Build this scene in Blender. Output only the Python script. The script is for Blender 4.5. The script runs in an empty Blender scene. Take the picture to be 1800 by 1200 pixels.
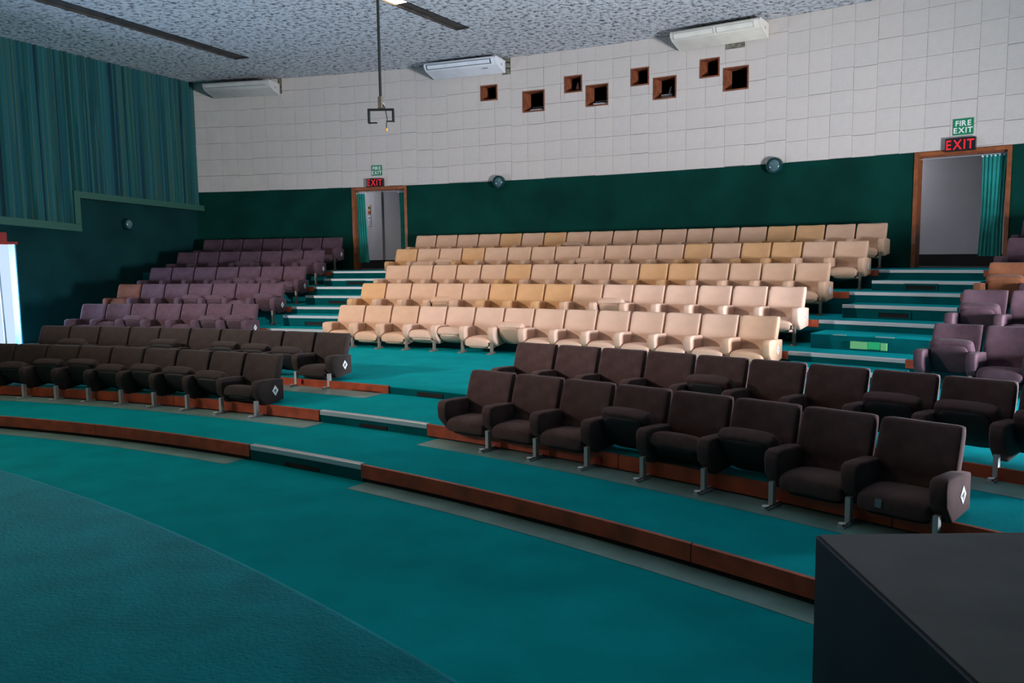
import bpy, bmesh, math, random
from mathutils import Vector, Matrix
random.seed(7)
S = bpy.context.scene
COL = S.collection
PI = math.pi

# ------------------------------------------------------------------ camera
FPX = 1448.04
YAW, PITCH, ROLL = -0.4156, 0.10601, -0.01347
CAM = Vector((8.6589, 14.1816, 2.0989))
cam = bpy.data.cameras.new('camera'); camo = bpy.data.objects.new('camera', cam); COL.objects.link(camo)
cam.sensor_width = 36.0; cam.lens = 36.0 * FPX / 1800.0; cam.clip_start = 0.05; cam.clip_end = 200
sy, cy, sp, cp = math.sin(YAW), math.cos(YAW), math.sin(PITCH), math.cos(PITCH)
fw = Vector((sy*cp, cy*cp, -sp)); up0 = Vector((sy*sp, cy*sp, cp)); rt0 = Vector((cy, -sy, 0))
cr, sr = math.cos(ROLL), math.sin(ROLL)
rt = rt0*cr + up0*sr; up = up0*cr - rt0*sr
camo.matrix_world = Matrix(((rt.x, up.x, -fw.x, CAM.x), (rt.y, up.y, -fw.y, CAM.y), (rt.z, up.z, -fw.z, CAM.z), (0, 0, 0, 1)))
S.camera = camo

# ------------------------------------------------------------------ world, exposure
w = bpy.data.worlds.new('world'); S.world = w; w.use_nodes = True
bg = w.node_tree.nodes['Background']; bg.inputs[0].default_value = (0.62, 0.80, 1.0, 1); bg.inputs[1].default_value = 1.0
S.view_settings.view_transform = 'Standard'; S.view_settings.look = 'None'
S.view_settings.exposure = 0.0; S.view_settings.gamma = 1.0; S.view_settings.use_curve_mapping = False

# ------------------------------------------------------------------ key dimensions (arcs are centred on the origin)
RW = 33.7306            # back wall radius
ZB, ZC = 3.962, 7.009   # top of the green paint, ceiling
TILE, TA = 0.4514, -0.26506
XL = -9.25              # curtained side wall
AX2 = 0.192             # twice the angle of the room's axis
R1, R2, R3, RB, RC, RD, RE = 20.95, 22.17, 23.47, 27.53, 28.85, 30.33, 31.79
T1, T2, T3, TB, TC, TD, TE = 0.160, 0.297, 0.395, 0.655, 1.010, 1.380, 1.715
STAGE_R, STAGE_Z = 18.11, 0.69
DOOR_Y0, DOOR_Y1, DOOR_Z0, DOOR_Z1 = 24.75, 26.90, 0.16, 2.52

def pol(r, a, z=0.0): return Vector((r*math.sin(a), r*math.cos(a), z))
def mirror(p): # across the room's axis
    r, a = math.hypot(p[0], p[1]), math.atan2(p[0], p[1]); return pol(r, AX2 - a, p[2])

# ------------------------------------------------------------------ daylight through the two side doorways
def daylight(name, c, n, wd, ht, power, colr):
    l = bpy.data.lights.new(name, 'AREA'); l.shape = 'RECTANGLE'; l.size = wd; l.size_y = ht; l.energy = power; l.color = colr
    o = bpy.data.objects.new(name, l); COL.objects.link(o); o.location = c
    o.rotation_euler = Vector(n).to_track_quat('-Z', 'Y').to_euler(); l.spread = math.radians(150)
    return o
LD_C = Vector((XL - 0.75, (DOOR_Y0 + DOOR_Y1)/2 - 0.1, 1.35))
daylight('daylight_side_door', LD_C, (1, 0.10, 0.04), 2.4, 2.2, 600, (0.50, 0.66, 1.0))
RD_C = mirror(Vector((XL - 0.85, LD_C.y, 1.15))); rn = mirror(Vector((XL + 0.15, LD_C.y + 0.12, 0.62))) - RD_C
daylight('daylight_far_side_door', RD_C, (rn.x, rn.y, 0.28), 2.4, 1.9, 2600, (0.82, 0.88, 1.0))

FLOOD_W = 6200
# ------------------------------------------------------------------ materials
MATS = {}
def mat(name, col, rough=0.7, metal=0.0, noise=0.0, nscale=20.0, bump=0.0, bscale=80.0, spec=None, sheen=0.0, emit=None, estr=0.0, col2=None, coat=0.0, detail=4):
    m = bpy.data.materials.new(name); m.use_nodes = True; nt = m.node_tree; b = nt.nodes['Principled BSDF']
    b.inputs['Base Color'].default_value = (*col, 1); b.inputs['Roughness'].default_value = rough; b.inputs['Metallic'].default_value = metal
    if spec is not None: b.inputs['Specular IOR Level'].default_value = spec
    if sheen: b.inputs['Sheen Weight'].default_value = sheen; b.inputs['Sheen Roughness'].default_value = 0.4
    if coat: b.inputs['Coat Weight'].default_value = coat
    if emit: b.inputs['Emission Color'].default_value = (*emit, 1); b.inputs['Emission Strength'].default_value = estr
    if noise or bump:
        tc = nt.nodes.new('ShaderNodeTexCoord')
    if noise:
        n = nt.nodes.new('ShaderNodeTexNoise'); n.inputs['Scale'].default_value = nscale; n.inputs['Detail'].default_value = detail
        nt.links.new(tc.outputs['Object'], n.inputs['Vector'])
        mx = nt.nodes.new('ShaderNodeMix'); mx.data_type = 'RGBA'
        c2 = col2 or tuple(min(1, c*(1+noise)) for c in col); c1 = tuple(c*(1-noise) for c in col) if not col2 else col
        mx.inputs[6].default_value = (*c1, 1); mx.inputs[7].default_value = (*c2, 1)
        rp = nt.nodes.new('ShaderNodeMapRange'); rp.inputs[1].default_value = 0.3; rp.inputs[2].default_value = 0.7
        nt.links.new(n.outputs[0], rp.inputs[0]); nt.links.new(rp.outputs[0], mx.inputs[0]); nt.links.new(mx.outputs[2], b.inputs['Base Color'])
    if bump:
        n2 = nt.nodes.new('ShaderNodeTexNoise'); n2.inputs['Scale'].default_value = bscale; n2.inputs['Detail'].default_value = 5
        nt.links.new(tc.outputs['Object'], n2.inputs['Vector'])
        bp = nt.nodes.new('ShaderNodeBump'); bp.inputs['Strength'].default_value = bump; bp.inputs['Distance'].default_value = 0.02
        nt.links.new(n2.outputs[0], bp.inputs['Height']); nt.links.new(bp.outputs[0], b.inputs['Normal'])
    MATS[name] = m
    return m
CARPET = mat('teal_carpet', (0.001, 0.28, 0.305), 0.95, noise=0.11, nscale=2.2, bump=0.3, bscale=160, spec=0.03)
STAGEC = mat('stage_carpet', (0.003, 0.24, 0.285), 0.95, noise=0.14, nscale=4.0, bump=0.3, bscale=60, spec=0.03, sheen=0.06)
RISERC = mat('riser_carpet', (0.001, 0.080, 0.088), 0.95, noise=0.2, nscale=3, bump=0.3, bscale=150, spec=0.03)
VINYL = mat('grey_floor_strip', (0.15, 0.27, 0.255), 0.4, noise=0.25, nscale=3)
BOARD = mat('varnished_red_board', (0.40, 0.062, 0.021), 0.38, noise=0.35, nscale=6, bump=0.05)
ALU = mat('aluminium_nosing', (0.50, 0.54, 0.58), 0.38, metal=0.55)
DARK = mat('dark_fabric', (0.100, 0.056, 0.053), 0.9, noise=0.18, nscale=9, bump=0.35, bscale=230, spec=0.15, sheen=0.08)
DARKP = mat('purple_brown_fabric', (0.085, 0.046, 0.058), 0.9, noise=0.15, nscale=9, bump=0.3, bscale=230, spec=0.15, sheen=0.08)
BROWN = mat('orange_brown_fabric', (0.20, 0.070, 0.030), 0.9, noise=0.15, nscale=9, bump=0.3, bscale=230, spec=0.2, sheen=0.2)
TAN = mat('tan_fabric', (0.58, 0.355, 0.235), 0.92, noise=0.05, nscale=7, bump=0.3, bscale=200, spec=0.1)
TANO = mat('ochre_tan_fabric', (0.58, 0.32, 0.155), 0.92, noise=0.06, nscale=7, bump=0.3, bscale=200, spec=0.1)
TANP = mat('pale_tan_fabric', (0.64, 0.415, 0.31), 0.92, noise=0.05, nscale=7, bump=0.3, bscale=200, spec=0.1)
DARK_SHADED = mat('shaded_dark_fabric', (0.042, 0.030, 0.028), 0.9, noise=0.18, nscale=9, bump=0.35, bscale=230, spec=0.15, sheen=0.08)  # dark seat fabric with the side-door rows' shade put into the colour
RUST = mat('rust_brown_fabric', (0.13, 0.048, 0.026), 0.9, noise=0.15, nscale=9, bump=0.3, bscale=230, spec=0.15)
PAN = mat('shaded_seat_underside', (0.010, 0.009, 0.010), 0.7)  # front-row undersides: seat fabric blackened, shade put into the colour
STEEL = mat('grey_steel_post', (0.50, 0.49, 0.49), 0.45, metal=0.2)
STEELD = mat('brown_steel_post', (0.17, 0.14, 0.11), 0.5, metal=0.3)
WHITE = mat('white_card', (0.85, 0.86, 0.88), 0.5)
BLACK = mat('black_ink', (0.01, 0.01, 0.012), 0.6)
TILEM = mat('white_wall_tile', (0.61, 0.525, 0.465), 0.85, noise=0.05, nscale=3, bump=0.25, bscale=55)
TILEM2 = mat('white_wall_tile_stippled', (0.605, 0.525, 0.470), 0.85, noise=0.05, nscale=3, bump=0.5, bscale=45)
BACKING = mat('tile_backing', (0.26, 0.25, 0.235), 0.9)
GREEN = mat('dark_green_paint', (0.0015, 0.036, 0.026), 0.8, noise=0.25, nscale=1.2, bump=0.06, bscale=30, spec=0.08)
GREENL = mat('side_wall_green_paint', (0.004, 0.030, 0.030), 0.8, noise=0.2, nscale=1.2, bump=0.06, bscale=30, spec=0.08)
RAIL = mat('green_rail_paint', (0.020, 0.085, 0.058), 0.55)
WOOD = mat('orange_door_timber', (0.26, 0.070, 0.018), 0.42, noise=0.3, nscale=8)
PORTW = mat('port_timber', (0.20, 0.055, 0.022), 0.5, noise=0.35, nscale=10)
DARKROOM = mat('dark_room_paint', (0.012, 0.012, 0.016), 0.8)
PLASTER = mat('grey_plaster', (0.62, 0.60, 0.62), 0.8, noise=0.04, nscale=2)
SKIRT = mat('black_skirting', (0.012, 0.010, 0.010), 0.6)
ACW = mat('white_casing', (0.74, 0.74, 0.76), 0.45, noise=0.06, nscale=4)
ACY = mat('yellowed_casing', (0.72, 0.66, 0.56), 0.45, noise=0.08, nscale=4)
ACG = mat('grey_casing', (0.52, 0.50, 0.46), 0.5, noise=0.08, nscale=4)
GASKET = mat('dark_green_gasket', (0.02, 0.04, 0.03), 0.5)
BLOCK = mat('bare_block', (0.20, 0.18, 0.13), 0.95, noise=0.5, nscale=14, bump=0.6, bscale=30)
DCURT = mat('door_curtain_cloth', (0.004, 0.22, 0.185), 0.85, noise=0.15, nscale=5, sheen=0.2)
SIGNG = mat('sign_green', (0.0, 0.20, 0.075), 0.5)
SIGNW = mat('sign_white', (0.78, 0.80, 0.72), 0.5)
SIGNK = mat('sign_black', (0.010, 0.010, 0.012), 0.25)
SIGNR = mat('sign_red', (0.55, 0.01, 0.02), 0.4, emit=(0.8, 0.02, 0.03), estr=0.35)
TROUGH = mat('dark_light_trough', (0.045, 0.036, 0.030), 0.7, noise=0.4, nscale=4)
PIT = mat('black_gap', (0.004, 0.004, 0.004), 0.9)
ROD = mat('black_iron', (0.012, 0.016, 0.015), 0.5, metal=0.3)
ORANGE = mat('orange_plug', (0.75, 0.33, 0.06), 0.5)
GLASSL = mat('frosted_lamp_glass', (0.07, 0.13, 0.14), 0.12, spec=0.7)
LAMPB = mat('lamp_ring_green', (0.004, 0.040, 0.036), 0.25)
PLINTH = mat('black_plinth_paint', (0.010, 0.009, 0.010), 0.5, noise=0.5, nscale=5, spec=0.15)
PLTOP = mat('smudged_sheen_top', (0.058, 0.051, 0.049), 0.55, noise=0.35, nscale=6, spec=0.4)  # black top greyed: light reflection put into the colour, noise for smudges
TAPE = mat('shiny_tape', (0.16, 0.15, 0.15), 0.15, spec=0.8)
REDP = mat('red_bucket_plastic', (0.55, 0.02, 0.02), 0.5)
LINTEL = mat('red_door_timber', (0.30, 0.02, 0.015), 0.5)
JAMB = mat('blue_jamb_paint', (0.05, 0.30, 0.42), 0.6)
PALEG = mat('pale_green_cover', (0.16, 0.48, 0.20), 0.4)
BRIGHTG = mat('bright_green_cover', (0.01, 0.42, 0.15), 0.4)
PINK = mat('pink_card', (0.50, 0.22, 0.20), 0.7)
GREYM = mat('grey_machine', (0.22, 0.20, 0.19), 0.6)
GLOW = mat('lit_diffuser', (0.9, 0.8, 0.6), 0.5, emit=(1.0, 0.80, 0.52), estr=14.0)
YELLOWED = mat('notice_yellow', (0.62, 0.50, 0.22), 0.6)
OUTW = mat('outside_white_wall', (0.8, 0.8, 0.8), 0.8)

def curtain_mat():
    m = bpy.data.materials.new('striped_teal_curtain'); m.use_nodes = True; nt = m.node_tree; b = nt.nodes['Principled BSDF']
    b.inputs['Roughness'].default_value = 0.85
    tc = nt.nodes.new('ShaderNodeTexCoord'); mp = nt.nodes.new('ShaderNodeMapping'); mp.inputs['Scale'].default_value = (0, 12.0, 0.02)
    n = nt.nodes.new('ShaderNodeTexNoise'); n.inputs['Scale'].default_value = 1.0; n.inputs['Detail'].default_value = 3
    nt.links.new(tc.outputs['Object'], mp.inputs[0]); nt.links.new(mp.outputs[0], n.inputs['Vector'])
    rp = nt.nodes.new('ShaderNodeValToRGB'); e = rp.color_ramp.elements
    e[0].position = 0.30; e[0].color = (0.001, 0.020, 0.024, 1); e[1].position = 0.78; e[1].color = (0.01, 0.10, 0.08, 1)
    for p, c in ((0.40, (0.001, 0.045, 0.065, 1)), (0.455, (0.002, 0.10, 0.10, 1)), (0.475, (0.045, 0.085, 0.045, 1)), (0.495, (0.002, 0.085, 0.08, 1)), (0.53, (0.001, 0.065, 0.09, 1)), (0.585, (0.002, 0.11, 0.105, 1)), (0.60, (0.045, 0.09, 0.045, 1)), (0.62, (0.001, 0.05, 0.07, 1))):
        x = e.new(p); x.color = c
    nt.links.new(n.outputs[0], rp.inputs[0]); nt.links.new(rp.outputs[0], b.inputs['Base Color'])
    return m
CURT = curtain_mat()

def ceiling_mat():
    m = bpy.data.materials.new('sprayed_ceiling'); m.use_nodes = True; nt = m.node_tree; b = nt.nodes['Principled BSDF']; b.inputs['Roughness'].default_value = 0.95
    tc = nt.nodes.new('ShaderNodeTexCoord')
    v = nt.nodes.new('ShaderNodeTexVoronoi'); v.inputs['Scale'].default_value = 8.5
    n = nt.nodes.new('ShaderNodeTexNoise'); n.inputs['Scale'].default_value = 9; n.inputs['Detail'].default_value = 5; n.inputs['Roughness'].default_value = 0.65
    for q in (v, n): nt.links.new(tc.outputs['Object'], q.inputs['Vector'])
    rp = nt.nodes.new('ShaderNodeValToRGB'); rp.color_ramp.elements[0].position = 0.36; rp.color_ramp.elements[0].color = (0.06, 0.065, 0.075, 1)
    rp.color_ramp.elements[1].position = 0.52; rp.color_ramp.elements[1].color = (0.60, 0.61, 0.63, 1)
    nt.links.new(n.outputs[0], rp.inputs[0]); nt.links.new(rp.outputs[0], b.inputs['Base Color'])
    bp = nt.nodes.new('ShaderNodeBump'); bp.inputs['Strength'].default_value = 1.0; bp.inputs['Distance'].default_value = 0.06
    nt.links.new(n.outputs[0], bp.inputs['Height']); nt.links.new(bp.outputs[0], b.inputs['Normal'])
    return m
CEIL = ceiling_mat()

# ------------------------------------------------------------------ object helpers
def link(o, parent=None):
    COL.objects.link(o)
    if parent is not None: o.parent = parent
    return o
def mesh(name, vs, fs, m=None, mats=None, fm=None, smooth=False):
    me = bpy.data.meshes.new(name); me.from_pydata([tuple(v) for v in vs], [], fs)
    for q in (mats or ([m] if m else [])): me.materials.append(q)
    if fm: me.polygons.foreach_set('material_index', fm)
    if smooth: me.polygons.foreach_set('use_smooth', [True]*len(me.polygons))
    bm = bmesh.new(); bm.from_mesh(me); bmesh.ops.recalc_face_normals(bm, faces=bm.faces); bm.to_mesh(me); bm.free()
    me.update(); return me
def obj(name, me, parent=None, loc=None, rz=None):
    o = bpy.data.objects.new(name, me); link(o, parent)
    if loc is not None: o.location = loc
    if rz is not None: o.rotation_euler = (0, 0, rz)
    return o
def empty(name, loc, rz=0.0):
    o = bpy.data.objects.new(name, None); COL.objects.link(o); o.location = loc; o.rotation_euler = (0, 0, rz); o.empty_display_size = 0.1
    return o
def tag(o, label, cat=None, group=None, kind=None):
    if label: o['label'] = label
    if cat: o['category'] = cat
    if group: o['group'] = group
    if kind: o['kind'] = kind
    return o
def structure(o, label, cat=None): return tag(o, label, cat, kind='structure')

class MB:
    """collects quads"""
    def __init__(s): s.v = []; s.f = []; s.m = []
    def add(s, vs, fs, mi=0):
        k = len(s.v); s.v += [Vector(q) for q in vs]; s.f += [tuple(i+k for i in f) for f in fs]; s.m += [mi]*len(fs); return s
    def box(s, a, b, mi=0, M=None):
        (x0, y0, z0), (x1, y1, z1) = a, b
        vs = [(x0,y0,z0),(x1,y0,z0),(x1,y1,z0),(x0,y1,z0),(x0,y0,z1),(x1,y0,z1),(x1,y1,z1),(x0,y1,z1)]
        if M is not None: vs = [M @ Vector(v) for v in vs]
        return s.add(vs, [(0,3,2,1),(4,5,6,7),(0,1,5,4),(1,2,6,5),(2,3,7,6),(3,0,4,7)], mi)
    def cyl(s, p, q, r, n=12, mi=0, r2=None, cap=True):
        p, q = Vector(p), Vector(q); d = (q-p).normalized(); a = d.orthogonal().normalized(); b = d.cross(a); r2 = r if r2 is None else r2
        vs = [p + (a*math.cos(t)+b*math.sin(t))*r for t in [2*PI*i/n for i in range(n)]] + [q + (a*math.cos(t)+b*math.sin(t))*r2 for t in [2*PI*i/n for i in range(n)]]
        fs = [(i, (i+1) % n, n+(i+1) % n, n+i) for i in range(n)]
        if cap: fs += [tuple(range(n-1, -1, -1)), tuple(range(n, 2*n))]
        return s.add(vs, fs, mi)
    def sector(s, r0, r1, a0, a1, z0, z1, n=None, mi=0):
        """solid ring sector; a0/a1 may be functions of r"""
        A0 = a0 if callable(a0) else (lambda r: a0); A1 = a1 if callable(a1) else (lambda r: a1)
        n = n or max(2, int(abs(A1(r1)-A0(r1))*r1/0.45)+1)
        vs = []
        for i in range(n+1):
            t = i/n
            for r in (r0, r1):
                a = A0(r) + (A1(r)-A0(r))*t
                vs += [pol(r, a, z0), pol(r, a, z1)]
        fs = []
        for i in range(n):
            k, q = 4*i, 4*i+4
            fs += [(k+1, k+3, q+3, q+1), (k, q, q+2, k+2), (k, k+1, q+1, q), (k+2, q+2, q+3, k+3)]
        fs += [(0, 2, 3, 1), (4*n, 4*n+1, 4*n+3, 4*n+2)]
        return s.add(vs, fs, mi)
    def build(s, name, m=None, parent=None, mats=None, smooth=False, loc=None, rz=None):
        return obj(name, mesh(name, s.v, s.f, m, mats, s.m if mats else None, smooth), parent, loc, rz)
def bevel(o, width, seg=2):
    bm = bmesh.new(); bm.from_mesh(o.data)
    bmesh.ops.bevel(bm, geom=[e for e in bm.edges], offset=width, segments=seg, affect='EDGES', profile=0.5, clamp_overlap=True)
    bm.to_mesh(o.data); bm.free(); return o
def shade(o, ang=40):
    o.data.polygons.foreach_set('use_smooth', [True]*len(o.data.polygons))
    o.data.set_sharp_from_angle(angle=math.radians(ang)); return o
def text_geo(body, size, bold=0.0, sx=1.0):
    """flat letter outlines in the XZ plane (x right, z up), centred: returns verts, faces"""
    c = bpy.data.curves.new('letters', 'FONT'); c.body = body; c.size = size; c.align_x = 'CENTER'; c.align_y = 'CENTER'; c.offset = bold; c.resolution_u = 3
    o = bpy.data.objects.new('letters', c); COL.objects.link(o)
    dg = bpy.context.evaluated_depsgraph_get(); me = bpy.data.meshes.new_from_object(o.evaluated_get(dg))
    vs = [(v.co.x*sx, v.co.y) for v in me.vertices]; fs = [tuple(p.vertices) for p in me.polygons]
    bpy.data.objects.remove(o); bpy.data.meshes.remove(me); bpy.data.curves.remove(c)
    xs = [v[0] for v in vs]; zs = [v[1] for v in vs]; cx, cz = (min(xs)+max(xs))/2, (min(zs)+max(zs))/2
    return [(v[0]-cx, v[1]-cz) for v in vs], fs

# ------------------------------------------------------------------ side limits of the floors
def xlim(x): return lambda r: math.asin(max(-1, x/r))
def mlim(x): return lambda r: AX2 - math.asin(max(-1, x/r))
WALL_L, WALL_R = xlim(XL), mlim(XL)

# ------------------------------------------------------------------ floors and tiers
def carpet_floor(name, r0, r1, z0, z1, lo, hi, label, m=CARPET):
    o = MB().sector(r0, r1, lo, hi, z0, z1).build(name, m); structure(o, label); return o
floor = carpet_floor('floor', STAGE_R - 1.5, R1, -0.30, 0.0, WALL_L, WALL_R, 'teal carpeted floor in front of the stage')
tier1 = carpet_floor('floor_tier', R1, R2, -0.30, T1, WALL_L, WALL_R, 'lowest teal carpeted step carrying the front row of dark seats')
tier2 = carpet_floor('floor_tier', R2, R3, -0.30, T2, WALL_L, WALL_R, 'second teal carpeted step carrying the second row of dark seats')
tier3 = carpet_floor('floor_tier', R3, RW, -0.30, T3, xlim(-7.15), mlim(-7.15), 'broad teal cross aisle below the tan seats')
side_aisle = carpet_floor('floor_aisle', R3, RW, -0.30, T1, WALL_L, xlim(-7.16), 'teal side aisle floor along the curtained wall')
side_aisle2 = carpet_floor('floor_aisle', R3, RW, -0.30, T1, mlim(-7.16), WALL_R, 'teal side aisle floor along the far side wall')
tierB = carpet_floor('floor_tier', RB, RC, T3, TB, xlim(-7.35), mlim(-7.35), 'teal carpeted tier of the second tan row')
tierC = carpet_floor('floor_tier', RC, RD, T3, TC, xlim(-7.8), mlim(-7.8), 'teal carpeted tier of the third tan row')
tierD = carpet_floor('floor_tier', RD, RE, T3, TD, xlim(-8.3), mlim(-8.3), 'teal carpeted tier of the fourth tan row')
tierE = carpet_floor('floor_tier', RE, RW, T3, TE, WALL_L, WALL_R, 'teal carpeted top tier against the back wall')
for o, r0, lo, hi, z0, z1 in ((tierB, RB, xlim(-7.35), mlim(-7.35), T3, TB), (tierC, RC, xlim(-7.8), mlim(-7.8), TB, TC), (tierD, RD, xlim(-8.3), mlim(-8.3), TC, TD), (tierE, RE, WALL_L, WALL_R, TD, TE)):
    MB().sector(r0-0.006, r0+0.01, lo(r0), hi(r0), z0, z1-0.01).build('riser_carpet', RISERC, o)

stage = MB().sector(9.0, STAGE_R, xlim(XL), mlim(XL), 0.0, STAGE_Z, n=90).build('stage', STAGEC)
bm = bmesh.new(); bm.from_mesh(stage.data)
ed = [e for e in bm.edges if all(abs(math.hypot(v.co.x, v.co.y)-STAGE_R) < 1e-3 and abs(v.co.z-STAGE_Z) < 1e-3 for v in e.verts)]
bmesh.ops.bevel(bm, geom=ed, offset=0.05, segments=4, affect='EDGES', profile=0.5); bm.to_mesh(stage.data); bm.free(); shade(stage, 50)
structure(stage, 'curved teal carpeted stage with a rounded edge')

def boards(parent, r, zt, h, a0, a1, joints=(), step=2.6):
    """varnished boards along the front of a tier, one object per plank"""
    cuts = [a0] + sorted(j for j in joints if a0 < j < a1) + [a1]; out = []
    for p, q in zip(cuts, cuts[1:]):
        n = max(1, round((q-p)*r/step))
        out += [(p+(q-p)*i/n, p+(q-p)*(i+1)/n) for i in range(n)]
    for p, q in out:
        o = MB().sector(r-0.022, r+0.012, p+0.0002, q-0.0002, zt-h, zt+0.006+random.uniform(-.002, .002)).build('riser_board', BOARD, parent)
def nosing(parent, r, zt, a0, a1):
    mb = MB(); n = max(2, int((a1-a0)*r/0.4))
    prof = [(-0.014, -0.045), (-0.014, 0.0), (-0.006, 0.008), (0.045, 0.008), (0.045, 0.0), (0.0, 0.0), (0.0, -0.045)]
    vs = []; fs = []; k = len(prof)
    for i in range(n+1):
        a = a0+(a1-a0)*i/n; vs += [pol(r+dr, a, zt+dz) for dr, dz in prof]
    for i in range(n):
        for j in range(k): fs.append((i*k+j, i*k+(j+1) % k, (i+1)*k+(j+1) % k, (i+1)*k+j))
    fs += [tuple(range(k)), tuple(range(n*k+k-1, n*k-1, -1))]
    return mb.add(vs, fs).build('nosing', ALU, parent)
def strip(parent, r0, r1, z, a0, a1):
    MB().sector(r0, r1, a0, a1, z, z+0.004).build('vinyl_strip', VINYL, parent)
def vent(parent, r, a0, a1, z0, z1, frame=True):
    v = MB().sector(r-0.012, r+0.01, a0, a1, z0, z1).build('vent', PIT, parent)
    if frame:
        d = 0.03; da = d/r
        mb = MB().sector(r-0.02, r+0.01, a0-da, a1+da, z1, z1+d).sector(r-0.02, r+0.01, a0-da, a1+da, z0-d*0.6, z0).sector(r-0.02, r+0.01, a0-da, a0, z0, z1).sector(r-0.02, r+0.01, a1, a1+da, z0, z1)
        mb.build('vent_frame', RISERC, v)
A = WALL_L
boards(tier1, R1, T1, 0.118, A(R1), 0.1326); boards(tier1, R1, T1, 0.118, 0.208, AX2-A(R1), joints=(0.3711,))
boards(tier2, R2, T2, 0.118, A(R2), 0.1235); boards(tier2, R2, T2, 0.118, 0.1965, AX2-A(R2))
boards(tier3, R3, T3, 0.100, xlim(-7.15)(R3), 0.123);  boards(tier3, R3, T3, 0.100, 0.196, mlim(-7.15)(R3))
nosing(tier1, R1, T1, 0.1330, 0.2076); nosing(tier2, R2, T2, 0.1239, 0.1961)
for o, r, z0, a0, a1 in ((tier1, R1, 0, .1330, .2076), (tier2, R2, T1, .1239, .1961), (tier3, R3, T2, .1234, .1956)):
    zt = {R1: T1, R2: T2, R3: T3}[r]
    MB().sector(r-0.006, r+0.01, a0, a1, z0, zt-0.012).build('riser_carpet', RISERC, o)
vent(tier1, R1-0.004, .157, .180, 0.008, 0.05, False); vent(tier2, R2-0.004, .1515, .170, T1+0.01, T1+0.05, False); vent(tier3, R3-0.004, .1425, .160, T2+0.008, T2+0.062, False)
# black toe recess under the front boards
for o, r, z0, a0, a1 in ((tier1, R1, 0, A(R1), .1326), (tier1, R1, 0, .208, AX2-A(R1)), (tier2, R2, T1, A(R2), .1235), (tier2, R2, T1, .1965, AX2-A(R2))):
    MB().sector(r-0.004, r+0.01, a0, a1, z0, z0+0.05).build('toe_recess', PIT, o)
strip(floor, 20.70, R1-0.005, 0, A(20.7), .1278); strip(floor, 20.70, R1-0.005, 0, .2106, AX2-A(20.7))
strip(tier1, 21.82, R2-0.005, T1, A(21.8), .127); strip(tier1, 21.82, R2-0.005, T1, .2030, AX2-A(21.8))
strip(tier2, 23.05, R3-0.005, T2, A(23), .1198); strip(tier2, 23.05, R3-0.005, T2, .2010, AX2-A(23))

for o, r, a, z in ((tier2, R2, .2935, T1), (tier3, R3, .0575, T2)):
    MB().sector(r-.05, r-.022, a, a+.0016, z+.05, z+.10).build('red_marker', REDP, o)
# upper tiers: nosings in the two stepped aisles, boards along the seat blocks
UP = [('B', tierB, RB, TB, -.0944, -.0345, .2780, .3350, 0), ('C', tierC, RC, TC, -.1039, -.0440, .2767, .3338, 0),
      ('D', tierD, RD, TD, -.1147, -.0530, .2761, .3316, 0), ('E', tierE, RE, TE, -.1257, -.0700, .2777, .3306, 0)]
for nme, o, r, z, l0, l1, r0, r1, lo in UP:
    nosing(o, r, z, l0, l1); nosing(o, r, z, r0, r1)
    h = 0.105
    boards(o, r, z, h, l0-.008, l0); boards(o, r, z, h, l1, l1+.006); boards(o, r, z, h, r0-.013, r0); boards(o, r, z, h, r1, r1+.010)
STEPS = [(26.87, RB, T3, 0.530, -.0930, -.036, .2800, .3370), (28.17, RC, TB, 0.872, -.0961, -.040, .2808, .3390), (29.57, RD, TC, 1.212, -.1071, -.048, .2806, .3370), (31.04, RE, TD, 1.547, -.1188, -.060, .2810, .3350)]
for i, (r0, r1, z0, z1, l0, l1, a0, a1) in enumerate(STEPS):
    nth = ('lowest', 'second', 'third', 'top')[i]
    for side, p, q in (('two-curtain doorway', l0, l1), ('one-curtain doorway', a0, a1)):
        st = MB().sector(r0, r1, p, q, z0, z1).build('floor_step', CARPET)
        structure(st, '%s half step of the teal aisle stair below the %s' % (nth, side))
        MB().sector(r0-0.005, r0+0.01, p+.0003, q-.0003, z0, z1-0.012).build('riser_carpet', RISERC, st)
        if not (i == 1 and side.startswith('one')): nosing(st, r0, z1, p, q)
        mid = p + (q-p)*0.47
        if i == 1 and side.startswith('one'):
            k = 0.306
            for (c0, c1, mm, dz) in ((.3015, .3100, PALEG, 0.0), (.3102, .3160, BRIGHTG, 0.004), (.3163, .3193, PALEG, -0.003)):
                MB().sector(r0-0.03, r0-0.012, c0, c1, z0+0.03+dz, z0+0.135+dz).build('light_cover', mm, st)
            # worn pale edge of the carpet
            for c0, c1 in ((.2925, .299), (.3135, .3225)):
                MB().sector(r0-0.012, r0+0.004, c0, c1, z1-0.012, z1+0.003).build('worn_edge', VINYL, st)
        else:
            vent(st, r0-0.004, mid-.0075, mid+.0075, z0+0.03, z0+0.10)
vent(tierB, RB-0.01, .0092, .0190, T3+0.02, T3+0.11); vent(tierB, RB-0.01, .0809, .0929, T3+0.02, T3+0.11)

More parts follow.
